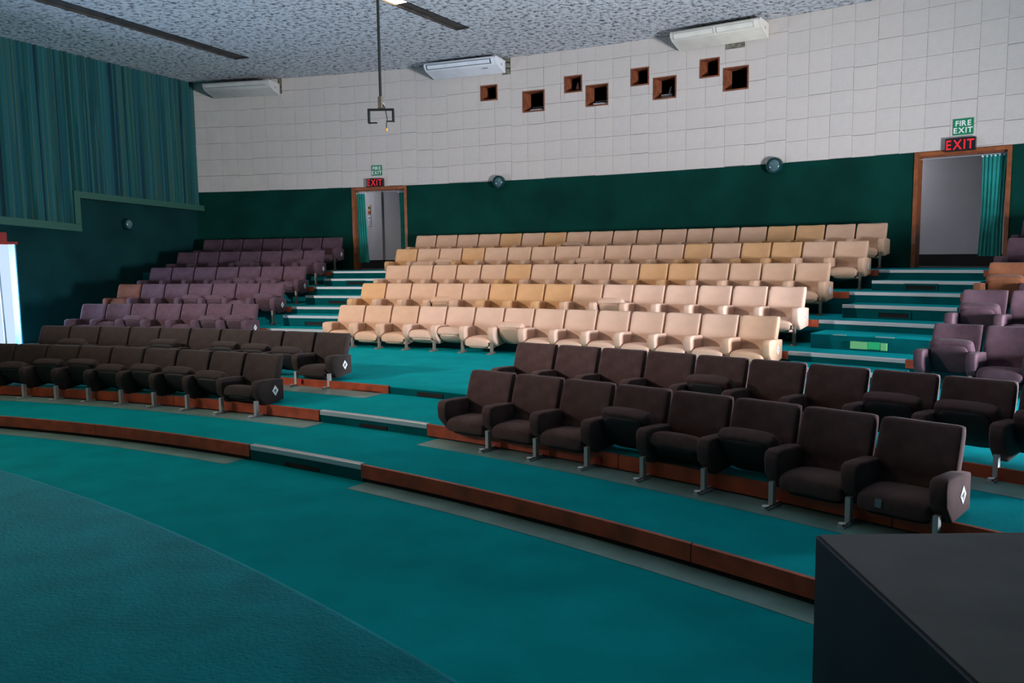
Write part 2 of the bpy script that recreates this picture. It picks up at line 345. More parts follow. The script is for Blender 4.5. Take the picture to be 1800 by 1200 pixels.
# ------------------------------------------------------------------ ceiling with two light troughs
def rect_pts(c, d, wd, y0, y1):
    """slot along direction d through c"""
    d = Vector(d).normalized(); n = Vector((d.y, -d.x)); c = Vector(c)
    return [c+d*y0-n*wd/2, c+d*y0+n*wd/2, c+d*y1+n*wd/2, c+d*y1-n*wd/2]
SLOTS = [rect_pts((-5.92, 30.83), (0, 1), 0.43, -11.0, 0.0), rect_pts((0.215, 30.88), (0.118, 1), 0.34, -20.0, 0.0)]
bm = bmesh.new()
outer = [pol(RW+0.30, WALL_L(RW)-.01 + (AX2-2*WALL_L(RW)+.02)*i/60) for i in range(61)]
outer = [Vector((p.x, p.y)) for p in outer]
pR, pL = mirror((XL-.2, 8.5, 0)), Vector((XL-.2, 8.5, 0))
outer += [Vector((pR.x, pR.y)), Vector((pL.x, pL.y))]
for loop in [outer]+SLOTS:
    vs = [bm.verts.new((p.x, p.y, ZC)) for p in loop]
    for i in range(len(vs)): bm.edges.new((vs[i], vs[(i+1) % len(vs)]))
bmesh.ops.triangle_fill(bm, use_beauty=True, use_dissolve=False, edges=bm.edges[:])
bmesh.ops.recalc_face_normals(bm, faces=bm.faces)
me = bpy.data.meshes.new('ceiling'); bm.to_mesh(me); bm.free(); me.materials.append(CEIL)
ceiling = obj('ceiling', me); structure(ceiling, 'rough sprayed grey ceiling')
def trough(pts, joints, name_label, lit=None):
    r = empty('light_trough', (pts[0].x, pts[0].y, ZC))
    tag(r, name_label, 'light trough')
    o = Vector((pts[0].x, pts[0].y, ZC)); P = [Vector((p.x, p.y, 0)) for p in pts]; loc = lambda v: v - Vector((o.x, o.y, 0))
    H = 0.16
    for i in range(4):
        a, b = loc(P[i]), loc(P[(i+1) % 4]); d = (b-a).normalized(); n = Vector((d.y, -d.x, 0))*0.02
        MB().add([a, b, b+n, a+n, a+Vector((0, 0, H)), b+Vector((0, 0, H)), b+n+Vector((0, 0, H)), a+n+Vector((0, 0, H))], [(0,1,2,3),(4,7,6,5),(0,4,5,1),(1,5,6,2),(2,6,7,3),(3,7,4,0)]).build('trough_side', TROUGH, r)
    L = (P[3]-P[0]).length; d = (P[3]-P[0])/L
    cuts = [0]+joints+[L]
    for i, (s0, s1) in enumerate(zip(cuts, cuts[1:])):
        g = 0.02 if i < len(cuts)-2 else 0
        a0, a1 = loc(P[0])+d*s0, loc(P[0])+d*(s1-g); b0, b1 = loc(P[1])+d*s0, loc(P[1])+d*(s1-g)
        z = 0.035 if i % 2 else 0.05
        lit_here = lit is not None and i in lit
        zz = Vector((0, 0, z)); t = Vector((0, 0, 0.02))
        MB().add([a0+zz, b0+zz, b1+zz, a1+zz, a0+zz+t, b0+zz+t, b1+zz+t, a1+zz+t], [(0,3,2,1),(4,5,6,7),(0,1,5,4),(1,2,6,5),(2,3,7,6),(3,0,4,7)]).build('lit_diffuser' if lit_here else 'blank_panel', GLOW if lit_here else TROUGH, r)
    return r
trough(SLOTS[0], [2.4, 4.8, 7.18, 8.86, 9.90], 'long dark light trough in the ceiling beside the side-wall curtain')
trough(SLOTS[1], [4.0, 8.0, 12.0, 17.90, 19.0], 'dark light trough in the ceiling with one lit lamp and added unseen panels', lit=(0, 1, 2, 3))  # lit run lengthened out of view, panels added for more front light

# ------------------------------------------------------------------ back wall
def cut_rects(s0, s1, z0, z1, holes):
    """rectangles of [s0,s1]x[z0,z1] left after removing holes (s0,s1,z0,z1)"""
    xs = sorted({s0, s1} | {min(max(h[i], s0), s1) for h in holes for i in (0, 1)}); zs = sorted({z0, z1} | {min(max(h[i], z0), z1) for h in holes for i in (2, 3)})
    out = []
    for a, b in zip(xs, xs[1:]):
        col = []
        for c, d in zip(zs, zs[1:]):
            if b-a < 1e-6 or d-c < 1e-6: continue
            m, n = (a+b)/2, (c+d)/2
            if any(h[0] < m < h[1] and h[2] < n < h[3] for h in holes): continue
            if col and abs(col[-1][3]-c) < 1e-9: col[-1][3] = d
            else: col.append([a, b, c, d])
        out += col
    return out
PORTS = [(-.0223, -.0084, 5.999, 6.383), (.0123, .0299, 5.622, 6.138), (.0457, .0595, 5.992, 6.389), (.0625, .0795, 5.614, 6.118), (.0965, .1098, 5.977, 6.379), (.1128, .1294, 5.608, 6.108), (.1458, .1592, 5.966, 6.377), (.1618, .1786, 5.617, 6.119)]
DOORS = [(-.1363, -.0875), (.2791, .3285)]   # outer frame angles
DOORTOP = 3.955
WA0, WA1 = WALL_L(RW) - .006, AX2 - WALL_L(RW) + .006
mbw = MB(); 
for (a, b, c, d) in cut_rects(WA0, WA1, TE-0.02, ZB, [(p+.0015, q-.0015, TE-0.05, DOORTOP) for p, q in DOORS]):
    mbw.sector(RW+0.004, RW+0.26, a, b, c, d)
wall_green = mbw.build('wall_back', GREEN); structure(wall_green, 'dark green painted lower part of the curved back wall')
mbw = MB()
for (a, b, c, d) in cut_rects(WA0, WA1, ZB, ZC+0.02, PORTS): mbw.sector(RW+0.03, RW+0.26, a, b, c, d)
wall_tiled = mbw.build('wall_back_tiled', BACKING); structure(wall_tiled, 'white tiled upper part of the curved back wall')
VENTS = [(-.0046, .0026, 6.60, 7.02), (.1625, .1758, 6.515, 6.745), (-.1995, -.1955, 6.60, 7.02)]
def tile_geo(rects, a_mid, dr):
    """tile pieces in the frame of the wall point at angle a_mid: x tangential, y outward"""
    mb = MB(); e = 0.004
    for (a, b, c, d) in rects:
        x0, x1 = (a-a_mid)*RW, (b-a_mid)*RW
        v0 = [(x0, .03, c), (x1, .03, c), (x1, .03, d), (x0, .03, d)]; v1 = [(x0, .006, c), (x1, .006, c), (x1, .006, d), (x0, .006, d)]
        v2 = [(x0+e, 0, c+e), (x1-e, 0, c+e), (x1-e, 0, d-e), (x0+e, 0, d-e)]
        vs = v0+v1+v2; fs = [(0, 1, 2, 3), (11, 10, 9, 8)]
        for k in (0, 4):
            for i in range(4): fs.append((k+i, k+4+i, k+4+(i+1) % 4, k+(i+1) % 4))
        mb.add(vs, fs)
    return mb
def project(p):
    v = p-CAM; dep = v.dot(fw); 
    if dep < .1: return None
    return 900+FPX*v.dot(rt)/dep, 600-FPX*v.dot(up)/dep, dep
cells = []
DA = TILE/RW
for k in range(-2, 62):
    a0, a1 = TA+k*DA, TA+(k+1)*DA
    a0c, a1c = max(a0, WALL_L(RW)), min(a1, AX2-WALL_L(RW))
    if a1c-a0c < .002: continue
    rz = random.Random(k*13+1); zoff = rz.choice((0, 0, 0, 0, .012, -.012, .03)) if k not in (17, 18) else .02
    for j in range(-1, 8):
        z0, z1 = ZB + j*TILE + zoff, ZB + (j+1)*TILE + zoff
        z0c, z1c = max(z0, ZB), min(z1, ZC)
        if z1c-z0c < .02: continue
        pr = project(pol(RW, (a0c+a1c)/2, (z0c+z1c)/2))
        vis = pr is not None and -15 < pr[0] < 1815 and -15 < pr[1] < 1215
        cells.append((vis, pr[2] if pr else 99, k, j, a0c, a1c, z0c, z1c))
shown = sorted([c for c in cells if c[0]], key=lambda c: c[1]*(1 if (c[7]-c[6]) > .2 else 2))
singles = set((c[2], c[3]) for c in shown[:298])
rest = MB(); cache = {}
for vis, dep, k, j, a0, a1, z0, z1 in cells:
    g = 0.0011/RW; rnd = random.Random(k*101+j)
    holes = [h for h in PORTS+VENTS if h[0] < a1 and h[1] > a0 and h[2] < z1 and h[3] > z0]
    am = (a0+a1)/2
    zs = 0.0015 + (rnd.random() < .25)*.003
    rects = cut_rects(a0+g, a1-g, z0+zs, z1-.0015, holes)
    if not rects: continue
    dr = rnd.uniform(-.004, .003); p = pol(RW+dr, am)
    if (k, j) in singles:
        key = (round(a1-a0, 5), round(z1-z0, 4), zs) if not holes else None
        m = TILEM2 if rnd.random() < .14 or a0 > .26 else TILEM
        if key and key in cache: me = cache[key]
        else:
            rr = [(a-0, b, c-z0, d-z0) for a, b, c, d in rects]
            mb = tile_geo(rr, am, dr); me = mesh('tile', mb.v, mb.f, TILEM)
            if key: cache[key] = me
        o = obj('tile', me, wall_tiled, (p.x, p.y, z0), -am)
        o.rotation_euler = (rnd.gauss(0, .004), 0, -am + rnd.gauss(0, .004))
        if m is not TILEM: o.material_slots[0].link = 'OBJECT'; o.material_slots[0].material = m
    else:
        mb = tile_geo(rects, am, dr); R = Matrix.Translation((p.x, p.y, 0)) @ Matrix.Rotation(-am, 4, 'Z')
        rest.add([R @ v for v in mb.v], mb.f)
o = rest.build('tile_field', TILEM, wall_tiled); o['kind'] = 'stuff'
# bare block where tiles are missing
for i, (a, b, c, d) in enumerate(VENTS):
    MB().sector(RW+0.022, RW+0.031, a, b, c, min(d, ZC)).build('bare_block', BLOCK, wall_tiled)
    if i == 0:
        for zz in (6.74, 6.88): MB().sector(RW+0.012, RW+0.03, a, b, zz, zz+.02).build('conduit', PIT, wall_tiled)

# projection ports
PORT_LABELS = ['small empty timber projection port under the middle air conditioner', 'larger timber projection port with white papers, beside the empty port', 'small timber projection port with a pink card inside', 'larger timber projection port with white papers, beside the pink-card port', 'small timber projection port above the port with a grey machine', 'larger timber projection port with a grey machine inside', 'small timber projection port below the yellowed air conditioner', 'larger plain black timber projection port under the wall vent']
for i, (a, b, c, d) in enumerate(PORTS):
    am = (a+b)/2; W = (b-a)*RW; H = d-c
    r = empty('window_%d' % (i+1), pol(RW, am, c), -am); structure(r, PORT_LABELS[i], 'port window')
    t = .028; D = .30
    for bx in (((-W/2, -.012, 0), (-W/2+t, D, H)), ((W/2-t, -.012, 0), (W/2, D, H)), ((-W/2+t, -.012, 0), (W/2-t, D, t)), ((-W/2+t, -.012, H-t), (W/2-t, D, H))):
        MB().box(*bx).build('frame_board', PORTW, r)
    # inner splayed lining on the far edges
    MB().add([(-W/2+t, .06, t), (-W/2+t+.07, D, t), (-W/2+t+.07, D, H-t), (-W/2+t, .06, H-t), (-W/2+t, D, t), (-W/2+t, D, H-t)], [(0, 1, 2, 3), (1, 4, 5, 2), (0, 3, 5, 4), (0, 4, 1), (3, 2, 5)]).build('splayed_lining', PORTW, r)
mb = MB()
pr0, pr1 = -.05, .21
mb.sector(RW+2.4, RW+2.5, pr0, pr1, 5.2, 6.8).sector(RW+.31, RW+2.4, pr0, pr1, 5.15, 5.25).sector(RW+.31, RW+2.4, pr0, pr1, 6.75, 6.85).sector(RW+.31, RW+2.4, pr0, pr0+.003, 5.25, 6.75).sector(RW+.31, RW+2.4, pr1-.003, pr1, 5.25, 6.75)
structure(mb.build('wall_projection_room', DARKROOM), 'dark projection room behind the small timber ports')
def in_port(i, x, y, z): # point inside port i: x 0..1 across, y depth, z above sill
    a, b, c, d = PORTS[i]; p = pol(RW+y, a+(b-a)*x, c+z); return p, -(a+b)/2
for i, lab in ((1, 'stack of white papers in the larger port beside the empty port'), (3, 'stack of white papers in the larger port beside the pink-card port')):
    p, rz = in_port(i, .56, .17, .029); r = empty('paper_stack', p, rz); tag(r, lab, 'papers', 'papers on the projection port sills')
    for q in range(4):
        o = MB().box((-.16, -.1, 0), (.16, .1, .012)).build('sheet_bundle', WHITE, r, loc=(random.uniform(-.02, .02), random.uniform(-.02, .02), q*.012)); o.rotation_euler = (0, 0, random.uniform(-.15, .15))
    bar = MB().cyl((-.17, .09, .115), (.17, .09, .125), .006, 8).cyl((-.17, .09, 0), (-.17, .09, .115), .006, 8).cyl((.17, .09, 0), (.17, .09, .125), .006, 8).build('wire_rail', STEEL, r)
p, rz = in_port(2, .55, .22, .029)
r = empty('folded_card', p, rz); tag(r, 'pink folded card standing in a small projection port', 'card')
MB().add([(-.05, 0, .08), (.05, 0, .08), (.0, .02, .26), (-.05, .01, .08), (.05, .01, .08), (.0, .03, .26)], [(0, 1, 2), (5, 4, 3), (0, 3, 4, 1), (1, 4, 5, 2), (2, 5, 3, 0)]).build('card_face', PINK, r)
MB().box((-.06, -.02, 0), (.06, .05, .08)).build('card_holder', PIT, r)
p, rz = in_port(5, .55, .2, .029); r = empty('projector_machine', p, rz); tag(r, 'small grey machine standing in a larger projection port', 'machine')
MB().box((-.16, -.06, 0), (.10, .06, .10)).build('machine_body', GREYM, r); MB().cyl((.02, 0, .10), (.06, 0, .27), .03, 10, r2=.015).build('machine_arm', GREYM, r); MB().box((-.18, -.08, -.0), (.12, -.06, .02)).build('machine_tray', STEEL, r)

# ------------------------------------------------------------------ doorways in the back wall
def curtain_sheet(wd_top, wd_bot, z0, z1, folds, amp, lean=0.0, nz=14, thick=.006, seed=1, waist=0.0):
    """gathered hanging cloth, x across, y depth; returns verts, faces (closed thin sheet)"""
    rnd = random.Random(seed); nx = folds*8; ph = [rnd.uniform(-.6, .6) for _ in range(folds+1)]; am = [rnd.uniform(.6, 1.2) for _ in range(folds+1)]
    vs = []; fs = []
    for side in (0, 1):
        for j in range(nz+1):
            t = j/nz; z = z0+(z1-z0)*t; wd = wd_bot+(wd_top-wd_bot)*t - waist*math.sin(PI*t)
            for i in range(nx+1):
                u = i/nx; q = u*folds; k = min(folds-1, int(q)); f = q-k; A = am[k]*(1-f)+am[k+1]*f
                y = amp*A*math.sin(2*PI*q + ph[k]*(1-f)+ph[k+1]*f)*(0.55+0.45*(1-t))
                vs.append((wd*(u-.5)+lean*(1-t), y+side*thick, z))
    m = (nz+1)*(nx+1)
    for j in range(nz):
        for i in range(nx):
            k = j*(nx+1)+i; fs.append((k, k+1, k+nx+2, k+nx+1)); fs.append((m+k, m+k+nx+1, m+k+nx+2, m+k+1))
    for i in range(nx):
        fs.append((i, m+i, m+i+1, i+1)); k = nz*(nx+1)+i; fs.append((k, k+1, m+k+1, m+k))
    for j in range(nz):
        k = j*(nx+1); fs.append((k, k+nx+1, m+k+nx+1, m+k)); k += nx; fs.append((k, m+k, m+k+nx+1, k+nx+1))
    return vs, fs
def back_door(n, a, b, label):
    am = (a+b)/2; W = (b-a)*RW; H = DOORTOP-TE
    r = empty('door_%d' % n, pol(RW, am, TE), -am); structure(r, label, 'doorway')
    f = .075
    MB().box((-W/2, -.03, 0), (-W/2+f, .27, H)).build('door_jamb', WOOD, r)
    MB().box((W/2-f, -.03, 0), (W/2, .27, H)).build('door_jamb', WOOD, r)
    MB().box((-W/2+f, -.03, H-f), (W/2-f, .27, H)).build('door_head', WOOD, r)
    MB().box((-W/2+f, .05, H-f-.03), (W/2-f, .08, H-f)).build('door_stop', PORTW, r)
    MB().box((-W/2+f, 0, -.01), (W/2-f, .3, .012)).build('threshold', SKIRT, r)
    MB().cyl((-W/2+f, .14, H-f-.045), (W/2-f, .14, H-f-.045), .009, 8).build('curtain_rod', STEEL, r)
    # passage behind
    x0, x1 = -W/2-2.0, W/2+1.0; D0, D1 = .28, 2.0
    MB().box((x0, D1, 0), (x1, D1+.1, 2.9)).build('passage_wall', PLASTER, r)
    MB().box((x0, D1-.03, 0), (x1, D1, .25)).build('passage_skirting', SKIRT, r)
    MB().box((x0-.1, D0, -.02), (x0, D1+.1, 2.9)).build('passage_wall', PLASTER, r)
    MB().box((x1, D0, -.02), (x1+.1, D1+.1, 2.9)).build('passage_wall', PLASTER, r)
    MB().box((x0-.1, D0, -.06), (x1+.1, D1, -.0)).build('passage_floor', SKIRT, r)
    MB().box((x0-.1, D0, 2.9), (x1+.1, D1+.1, 2.95)).build('passage_ceiling', PLASTER, r)
    l = bpy.data.lights.new('passage_fill', 'AREA'); l.size = .5; l.energy = 24; l.color = (.9, .9, 1.0)  # unseen fill light added in place of the passage's daylight
    lo = bpy.data.objects.new('passage_fill', l); link(lo, r); lo.location = (x0+.6, 1.0, 2.8)
    return r, W, H, am
def hang(r, am, W, H, x, wt, wb, z0, folds, lean, label, seed, waist=0):
    c = empty('door_curtain', pol(RW, am, TE), -am); tag(c, label, 'curtain')
    vs, fs = curtain_sheet(wt, wb, z0, H-.14, folds, .035, lean, seed=seed, waist=waist)
    vs = [(v[0]+x, v[1]+.13, v[2]) for v in vs]
    shade(obj('curtain_cloth', mesh('curtain_cloth', vs, fs, DCURT), c), 60)
    for i in range(folds+1):
        xx = x-wt/2+wt*i/folds
        MB().cyl((xx, .125, H-.15), (xx, .155, H-.15), .018, 8).build('curtain_hook', WHITE, c)
d1, W1, H1, am1 = back_door(1, DOORS[0][0], DOORS[0][1], 'timber framed doorway with a teal curtain at each jamb')
hang(d1, am1, W1, H1, -W1/2+.20, .24, .30, .20, 4, .05, 'teal curtain nearer the dark seats in the two-curtain doorway', 3, .02)
hang(d1, am1, W1, H1, W1/2-.18, .24, .22, .20, 4, .0, 'teal curtain beside the tan seats in the two-curtain doorway', 5, .05)
MB().box((-1.15, 1.955, .25), (-.90, 2.0, 2.9)).build('passage_pier', PLASTER, d1)
d2, W2, H2, am2 = back_door(2, DOORS[1][0], DOORS[1][1], 'timber framed doorway with one teal curtain drawn aside')
hang(d2, am2, W2, H2, W2/2-.30, .42, .40, .22, 6, -.02, 'wide teal curtain drawn to one jamb of the one-curtain doorway', 9, .04)
for i, (z0, z1, mm, nm) in enumerate(((1.62, 1.90, YELLOWED, 'warning_notice'), (1.27, 1.58, WHITE, 'white_notice'))):
    q = empty(nm, pol(RW+1.985, am1, TE+z0), -am1); tag(q, ('yellowed warning notice with a red panel in the two-curtain doorway', 'small white notice below the yellowed one in the two-curtain doorway')[i], 'notice')
    xx = -1.37
    MB().box((xx, 0, 0), (xx+.085, .008, z1-z0)).build('notice_sheet', mm, q)
    if i == 0: MB().box((xx+.004, -.003, .01), (xx+.081, 0, .085)).build('red_panel', REDP, q); MB().cyl((xx+.042, -.003, .19), (xx+.042, 0, .19), .03, 14).build('warning_symbol', BLACK, q)
    else:
        MB().cyl((xx+.042, -.003, .24), (xx+.042, 0, .24), .028, 14).build('notice_symbol', GREYM, q)
        for t in range(3): MB().box((xx+.012, -.003, .04+t*.045), (xx+.072, 0, .055+t*.045)).build('notice_line', GREYM, q)

# signs over the doors
def wall_sign(name, a0, a1, z0, z1, face, lines, lmat, size, label, depth=.012, side=None, bold=.0, sx=1.0, border=None):
    am = (a0+a1)/2; W = (a1-a0)*RW; H = z1-z0
    r = empty(name, pol(RW, am, z0), -am); tag(r, label, 'sign')
    MB().box((-W/2, -depth, 0), (W/2, -.001, H)).build('sign_board', face, r)
    if border:
        t = .014; mb = MB()
        for bx in (((-W/2, -depth-.003, 0), (-W/2+t, -depth, H)), ((W/2-t, -depth-.003, 0), (W/2, -depth, H)), ((-W/2, -depth-.003, 0), (W/2, -depth, t)), ((-W/2, -depth-.003, H-t), (W/2, -depth, H))): MB().box(*bx).build('sign_border', border, r)
    for body, zc, s in lines:
        x = 0.0; geos = [text_geo(ch, s, bold, sx) for ch in body]; ws = [max(v[0] for v in g[0])-min(v[0] for v in g[0]) for g in geos]; gap = s*.10
        x = -(sum(ws)+gap*(len(ws)-1))/2
        for g, wd in zip(geos, ws):
            zmid = 0
            obj('letter', mesh('letter', [(v[0]+x+wd/2, -depth-.004, v[1]+zc) for v in g[0]], g[1], lmat), r); x += wd+gap
    return r
wall_sign('fire_exit_sign', -.1179, -.1086, 4.259, 4.531, SIGNG, [('FIRE', .195, .125), ('EXIT', .075, .125)], SIGNW, 0, 'green fire exit sign above the two-curtain doorway', bold=.004, sx=.98)
wall_sign('fire_exit_sign', .2987, .3091, 4.222, 4.523, SIGNG, [('FIRE', .215, .14), ('EXIT', .085, .14)], SIGNW, 0, 'green fire exit sign above the one-curtain doorway', bold=.004, sx=.98)
wall_sign('exit_sign', -.1213, -.1069, 3.955, 4.172, SIGNK, [('EXIT', .11, .235)], SIGNR, 0, 'black lightbox with red EXIT letters over the two-curtain doorway', depth=.10, bold=.006, sx=.78)
wall_sign('exit_sign', .2956, .3109, 3.915, 4.160, SIGNK, [('EXIT', .122, .25)], SIGNR, 0, 'black lightbox with red EXIT letters over the one-curtain doorway', depth=.10, bold=.006, sx=.80)

# round bulkhead lamps
def bulkhead(loc, rz, R, label):
    r = empty('wall_lamp', loc, rz); tag(r, label, 'wall lamp')
    n = 28
    def ring(name, prof, m):
        vs = []; fs = []; k = len(prof)
        for i in range(n):
            t = 2*PI*i/n; vs += [(rr*math.cos(t), -yy, rr*math.sin(t)) for rr, yy in prof]
        for i in range(n):
            for j in range(k-1): fs.append((i*k+j, ((i+1) % n)*k+j, ((i+1) % n)*k+j+1, i*k+j+1))
        shade(obj(name, mesh(name, vs, fs, m), r), 50)
    ring('lamp_ring', [(R*.92, 0), (R, .03), (R, .10), (R*.93, .135), (R*.78, .135), (R*.76, .10)], LAMPB)
    ring('lamp_glass', [(R*.78, .10), (R*.70, .125), (R*.5, .145), (R*.25, .155), (0.001, .158)], GLASSL)
    MB().cyl((0, 0, 0), (0, -.03, 0), R*.92, 20).build('lamp_base', LAMPB, r)
bulkhead(pol(RW, -.0072, 3.93), .0072, .165, 'round wall lamp between the two-curtain doorway and the middle of the wall')
bulkhead(pol(RW, .1972, 3.913), -.1972, .178, 'round wall lamp on the paint line beside the one-curtain doorway')
bulkhead((XL, 29.97, 2.998), PI/2, .15, 'round wall lamp below the curtain rail on the side wall')

# ------------------------------------------------------------------ air conditioners
def air_con(a0, a1, zt, m, label, style):
    am = (a0+a1)/2; W = (a1-a0)*(RW-.7); r = empty('air_conditioner', pol(RW, am, zt-.33), -am); tag(r, label, 'air conditioner')
    prof = [(-.70, .31), (-.72, .27), (-.70, .20), (-.60, .13), (-.12, .02), (-.06, .03), (-.05, .33), (-.66, .33)]
    n = len(prof); vs = [(x, y, z) for x in (-W/2, W/2) for y, z in prof]
    fs = [tuple(range(n)), tuple(range(2*n-1, n-1, -1))]+[(i, n+i, n+(i+1) % n, (i+1) % n) for i in range(n)]
    b = obj('casing', mesh('casing', vs, fs, m), r); bevel(b, .012, 2); shade(b, 35)
    for s in (-1, 1):  # end cheeks
        c = MB(); x = s*W/2
        c.add([(x+s*dx, y*(1 if k else 1), z) for dx in (0, .02) for k, (y, z) in enumerate(prof)], [tuple(range(n)), tuple(range(2*n-1, n-1, -1))]+[(i, n+i, n+(i+1) % n, (i+1) % n) for i in range(n)])
        ch = c.build('end_cheek', m, r); MB().box((x+s*.02, -.34, .16), (x+s*.026, -.30, .22)).build('cheek_badge', GREYM, ch)
    def on_front(x0, x1, t0, t1, mm, nm, lift=.006):
        p, q = Vector((0, -.70, .20)), Vector((0, -.60, .13)); p0 = Vector((0, -.715, .285)); f = lambda t: p0.lerp(p, min(1, t/.55)) if t < .55 else p.lerp(q, (t-.55)/.45)
        vs = []; L = [t0+(t1-t0)*i/4 for i in range(5)]; nn = Vector((0, -1, -.55)).normalized()*lift
        for t in L: vs += [f(t)+Vector((x0, 0, 0))+nn, f(t)+Vector((x1, 0, 0))+nn]
        fs = [(2*i, 2*i+1, 2*i+3, 2*i+2) for i in range(4)]
        o = obj(nm, mesh(nm, vs, fs, mm), r); return o
    if style == 2:
        on_front(-W/2+.05, W/2-.10, .10, .80, GASKET, 'louvre_gasket', .013); on_front(-W/2+.075, W/2-.125, .18, .72, m, 'louvre_flap', .018)
        MB().box((W/2-.42, -.50, .088), (W/2-.28, -.46, .10)).build('maker_plate', GREYM, r)
    elif style == 3:
        for x0, x1 in ((-W/2+.06, -.02), (.06, W/2-.12)):
            on_front(x0-.008, x1+.008, .12, .82, GREYM, 'louvre_gap', .013); on_front(x0, x1, .15, .79, ACY, 'louvre_flap', .018)
    else:
        on_front(-W/2+.05, W/2-.05, .55, .60, GREYM, 'louvre_gap', .012); on_front(-W/2+.05, W/2-.05, .15, .53, m, 'louvre_flap', .014)
    for i in range(5):
        x = -W*.28+W*.13*i; o = MB().box((x, -.34, .055), (x+.14, -.20, .062)).build('intake_grille', m, r); o.rotation_euler = (-.23, 0, 0); o.location = (0, .012, .008)
    for x in (-W/2+.12, W/2-.12): MB().cyl((x, -.3, .32), (x, -.3, ZC-(zt-.33)+.01), .012, 8).build('hanger_rod', STEELD, r)
air_con(-.2543, -.1968, 6.85, ACG, 'grimy grey ceiling air conditioner beside the side-wall curtain', 1)
air_con(-.0592, -.0010, 6.93, ACW, 'clean white ceiling air conditioner with a dark louvre outline', 2)
air_con(.1330, .1915, 6.91, ACY, 'yellowed ceiling air conditioner above the plain projection port', 3)

# ------------------------------------------------------------------ curtained side wall with the daylight door
def side_wall(name, mir, label, more=()):
    mb = MB(); y0, y1 = 8.5, 32.62
    for a, b, c, d in cut_rects(y0, y1, -.3, ZC, [(DOOR_Y0, DOOR_Y1, DOOR_Z0, DOOR_Z1)]+list(more)):
        vs = [Vector(v) for v in ((XL-.215, a, c), (XL, a, c), (XL, b, c), (XL-.215, b, c), (XL-.215, a, d), (XL, a, d), (XL, b, d), (XL-.215, b, d))]
        if mir: vs = [mirror(v) for v in vs]
        mb.add(vs, [(0,3,2,1),(4,5,6,7),(0,1,5,4),(1,2,6,5),(2,3,7,6),(3,0,4,7)])
    o = mb.build(name, GREENL); structure(o, label); return o
side_wall('wall_left', False, 'dark green side wall below the striped curtain'); side_wall('wall_right', True, 'dark green side wall on the far side')
p0, p1 = Vector((XL-.2, 8.5, 0)), mirror((XL-.2, 8.5, 0)); dv = (p1-p0).normalized(); nv = Vector((dv.y, -dv.x, 0))*.15
mb = MB(); vs = [p0, p1, p1+nv, p0+nv]; vs = [v+Vector((0, 0, -.3)) for v in vs]+[v+Vector((0, 0, ZC)) for v in vs]
structure(mb.add(vs, [(0,3,2,1),(4,5,6,7),(0,1,5,4),(1,2,6,5),(2,3,7,6),(3,0,4,7)]).build('wall_stage', GREENL), 'dark wall at the back of the stage')
scr = MB(); c0 = p0.lerp(p1, .5)-nv.normalized()*.12; dd = dv*6.2
scr.add([c0-dd+Vector((0, 0, 1.2)), c0+dd+Vector((0, 0, 1.2)), c0+dd+Vector((0, 0, 6.4)), c0-dd+Vector((0, 0, 6.4))]+[v+nv.normalized()*.04 for v in (c0-dd+Vector((0, 0, 1.2)), c0+dd+Vector((0, 0, 1.2)), c0+dd+Vector((0, 0, 6.4)), c0-dd+Vector((0, 0, 6.4)))], [(0,3,2,1),(4,5,6,7),(0,1,5,4),(1,2,6,5),(2,3,7,6),(3,0,4,7)])
tag(scr.build('bounce_screen', mat('bounce_white', (.85, .85, .84), .8)), 'wide white bounce screen added unseen at the back of the stage', 'screen')  # unseen white surface added to bounce light onto the front rows
d3 = empty('door_3', (XL, DOOR_Y1, DOOR_Z0)); structure(d3, 'open side doorway with daylight outside', 'doorway')
LY = DOOR_Y0-DOOR_Y1; HZ = DOOR_Z1-DOOR_Z0
MB().box((-.215, -.022, 0), (.0, .0, HZ)).build('door_jamb', JAMB, d3)
MB().box((-.235, LY, HZ-.06), (.025, .03, HZ+.0)).build('door_head', LINTEL, d3)
MB().box((.0, LY, HZ+.0), (.03, -.22, HZ+.21)).build('door_lintel', LINTEL, d3)
MB().box((-.03, -.05, 0), (-.01, -.035, HZ-.06)).build('frosted_edge', WHITE, d3)
post = MB().cyl((-.42, -.12, 0), (-.42, -.17, HZ+.1), .024, 12).build('drain_pipe', GREYM, d3)

# long striped curtains with rails
def side_curtain(y0, y1, zb0, zb1, zt, seed, label):
    r = empty('wall_curtain', (XL, y0, 0)); tag(r, label, 'curtain')
    rnd = random.Random(seed); L = y1-y0; nf = int(L/.15); nx = nf*6; nz = 10; vs = []; fs = []
    ph = [rnd.uniform(-1.3, 1.3) for _ in range(nf+1)]; am = [rnd.uniform(.35, 1.2) for _ in range(nf+1)]
    for side in (0, 1):
        for j in range(nz+1):
            t = j/nz
            for i in range(nx+1):
                u = i/nx; q = u*nf; k = min(nf-1, int(q)); f = q-k
                A = am[k]*(1-f)+am[k+1]*f; z0 = zb0+(zb1-zb0)*u
                x = .12+.075*A*math.sin(2*PI*q+ph[k]*(1-f)+ph[k+1]*f+.25*math.sin(3*t+k))*(1-.25*t) - side*.006
                vs.append((x, u*L+.02*(1-t)*math.sin(9*u), z0+(zt-z0)*t))
    m = (nz+1)*(nx+1)
    for j in range(nz):
        for i in range(nx):
            k = j*(nx+1)+i; fs += [(k, k+1, k+nx+2, k+nx+1), (m+k, m+k+nx+1, m+k+nx+2, m+k+1)]
    for i in range(nx):
        fs.append((i, m+i, m+i+1, i+1)); k = nz*(nx+1)+i; fs.append((k, k+1, m+k+1, m+k))
    for j in range(nz):
        k = j*(nx+1); fs.append((k, k+nx+1, m+k+nx+1, m+k)); k += nx; fs.append((k, m+k, m+k+nx+1, k+nx+1))
    shade(obj('curtain_cloth', mesh('curtain_cloth', vs, fs, CURT), r), 70)
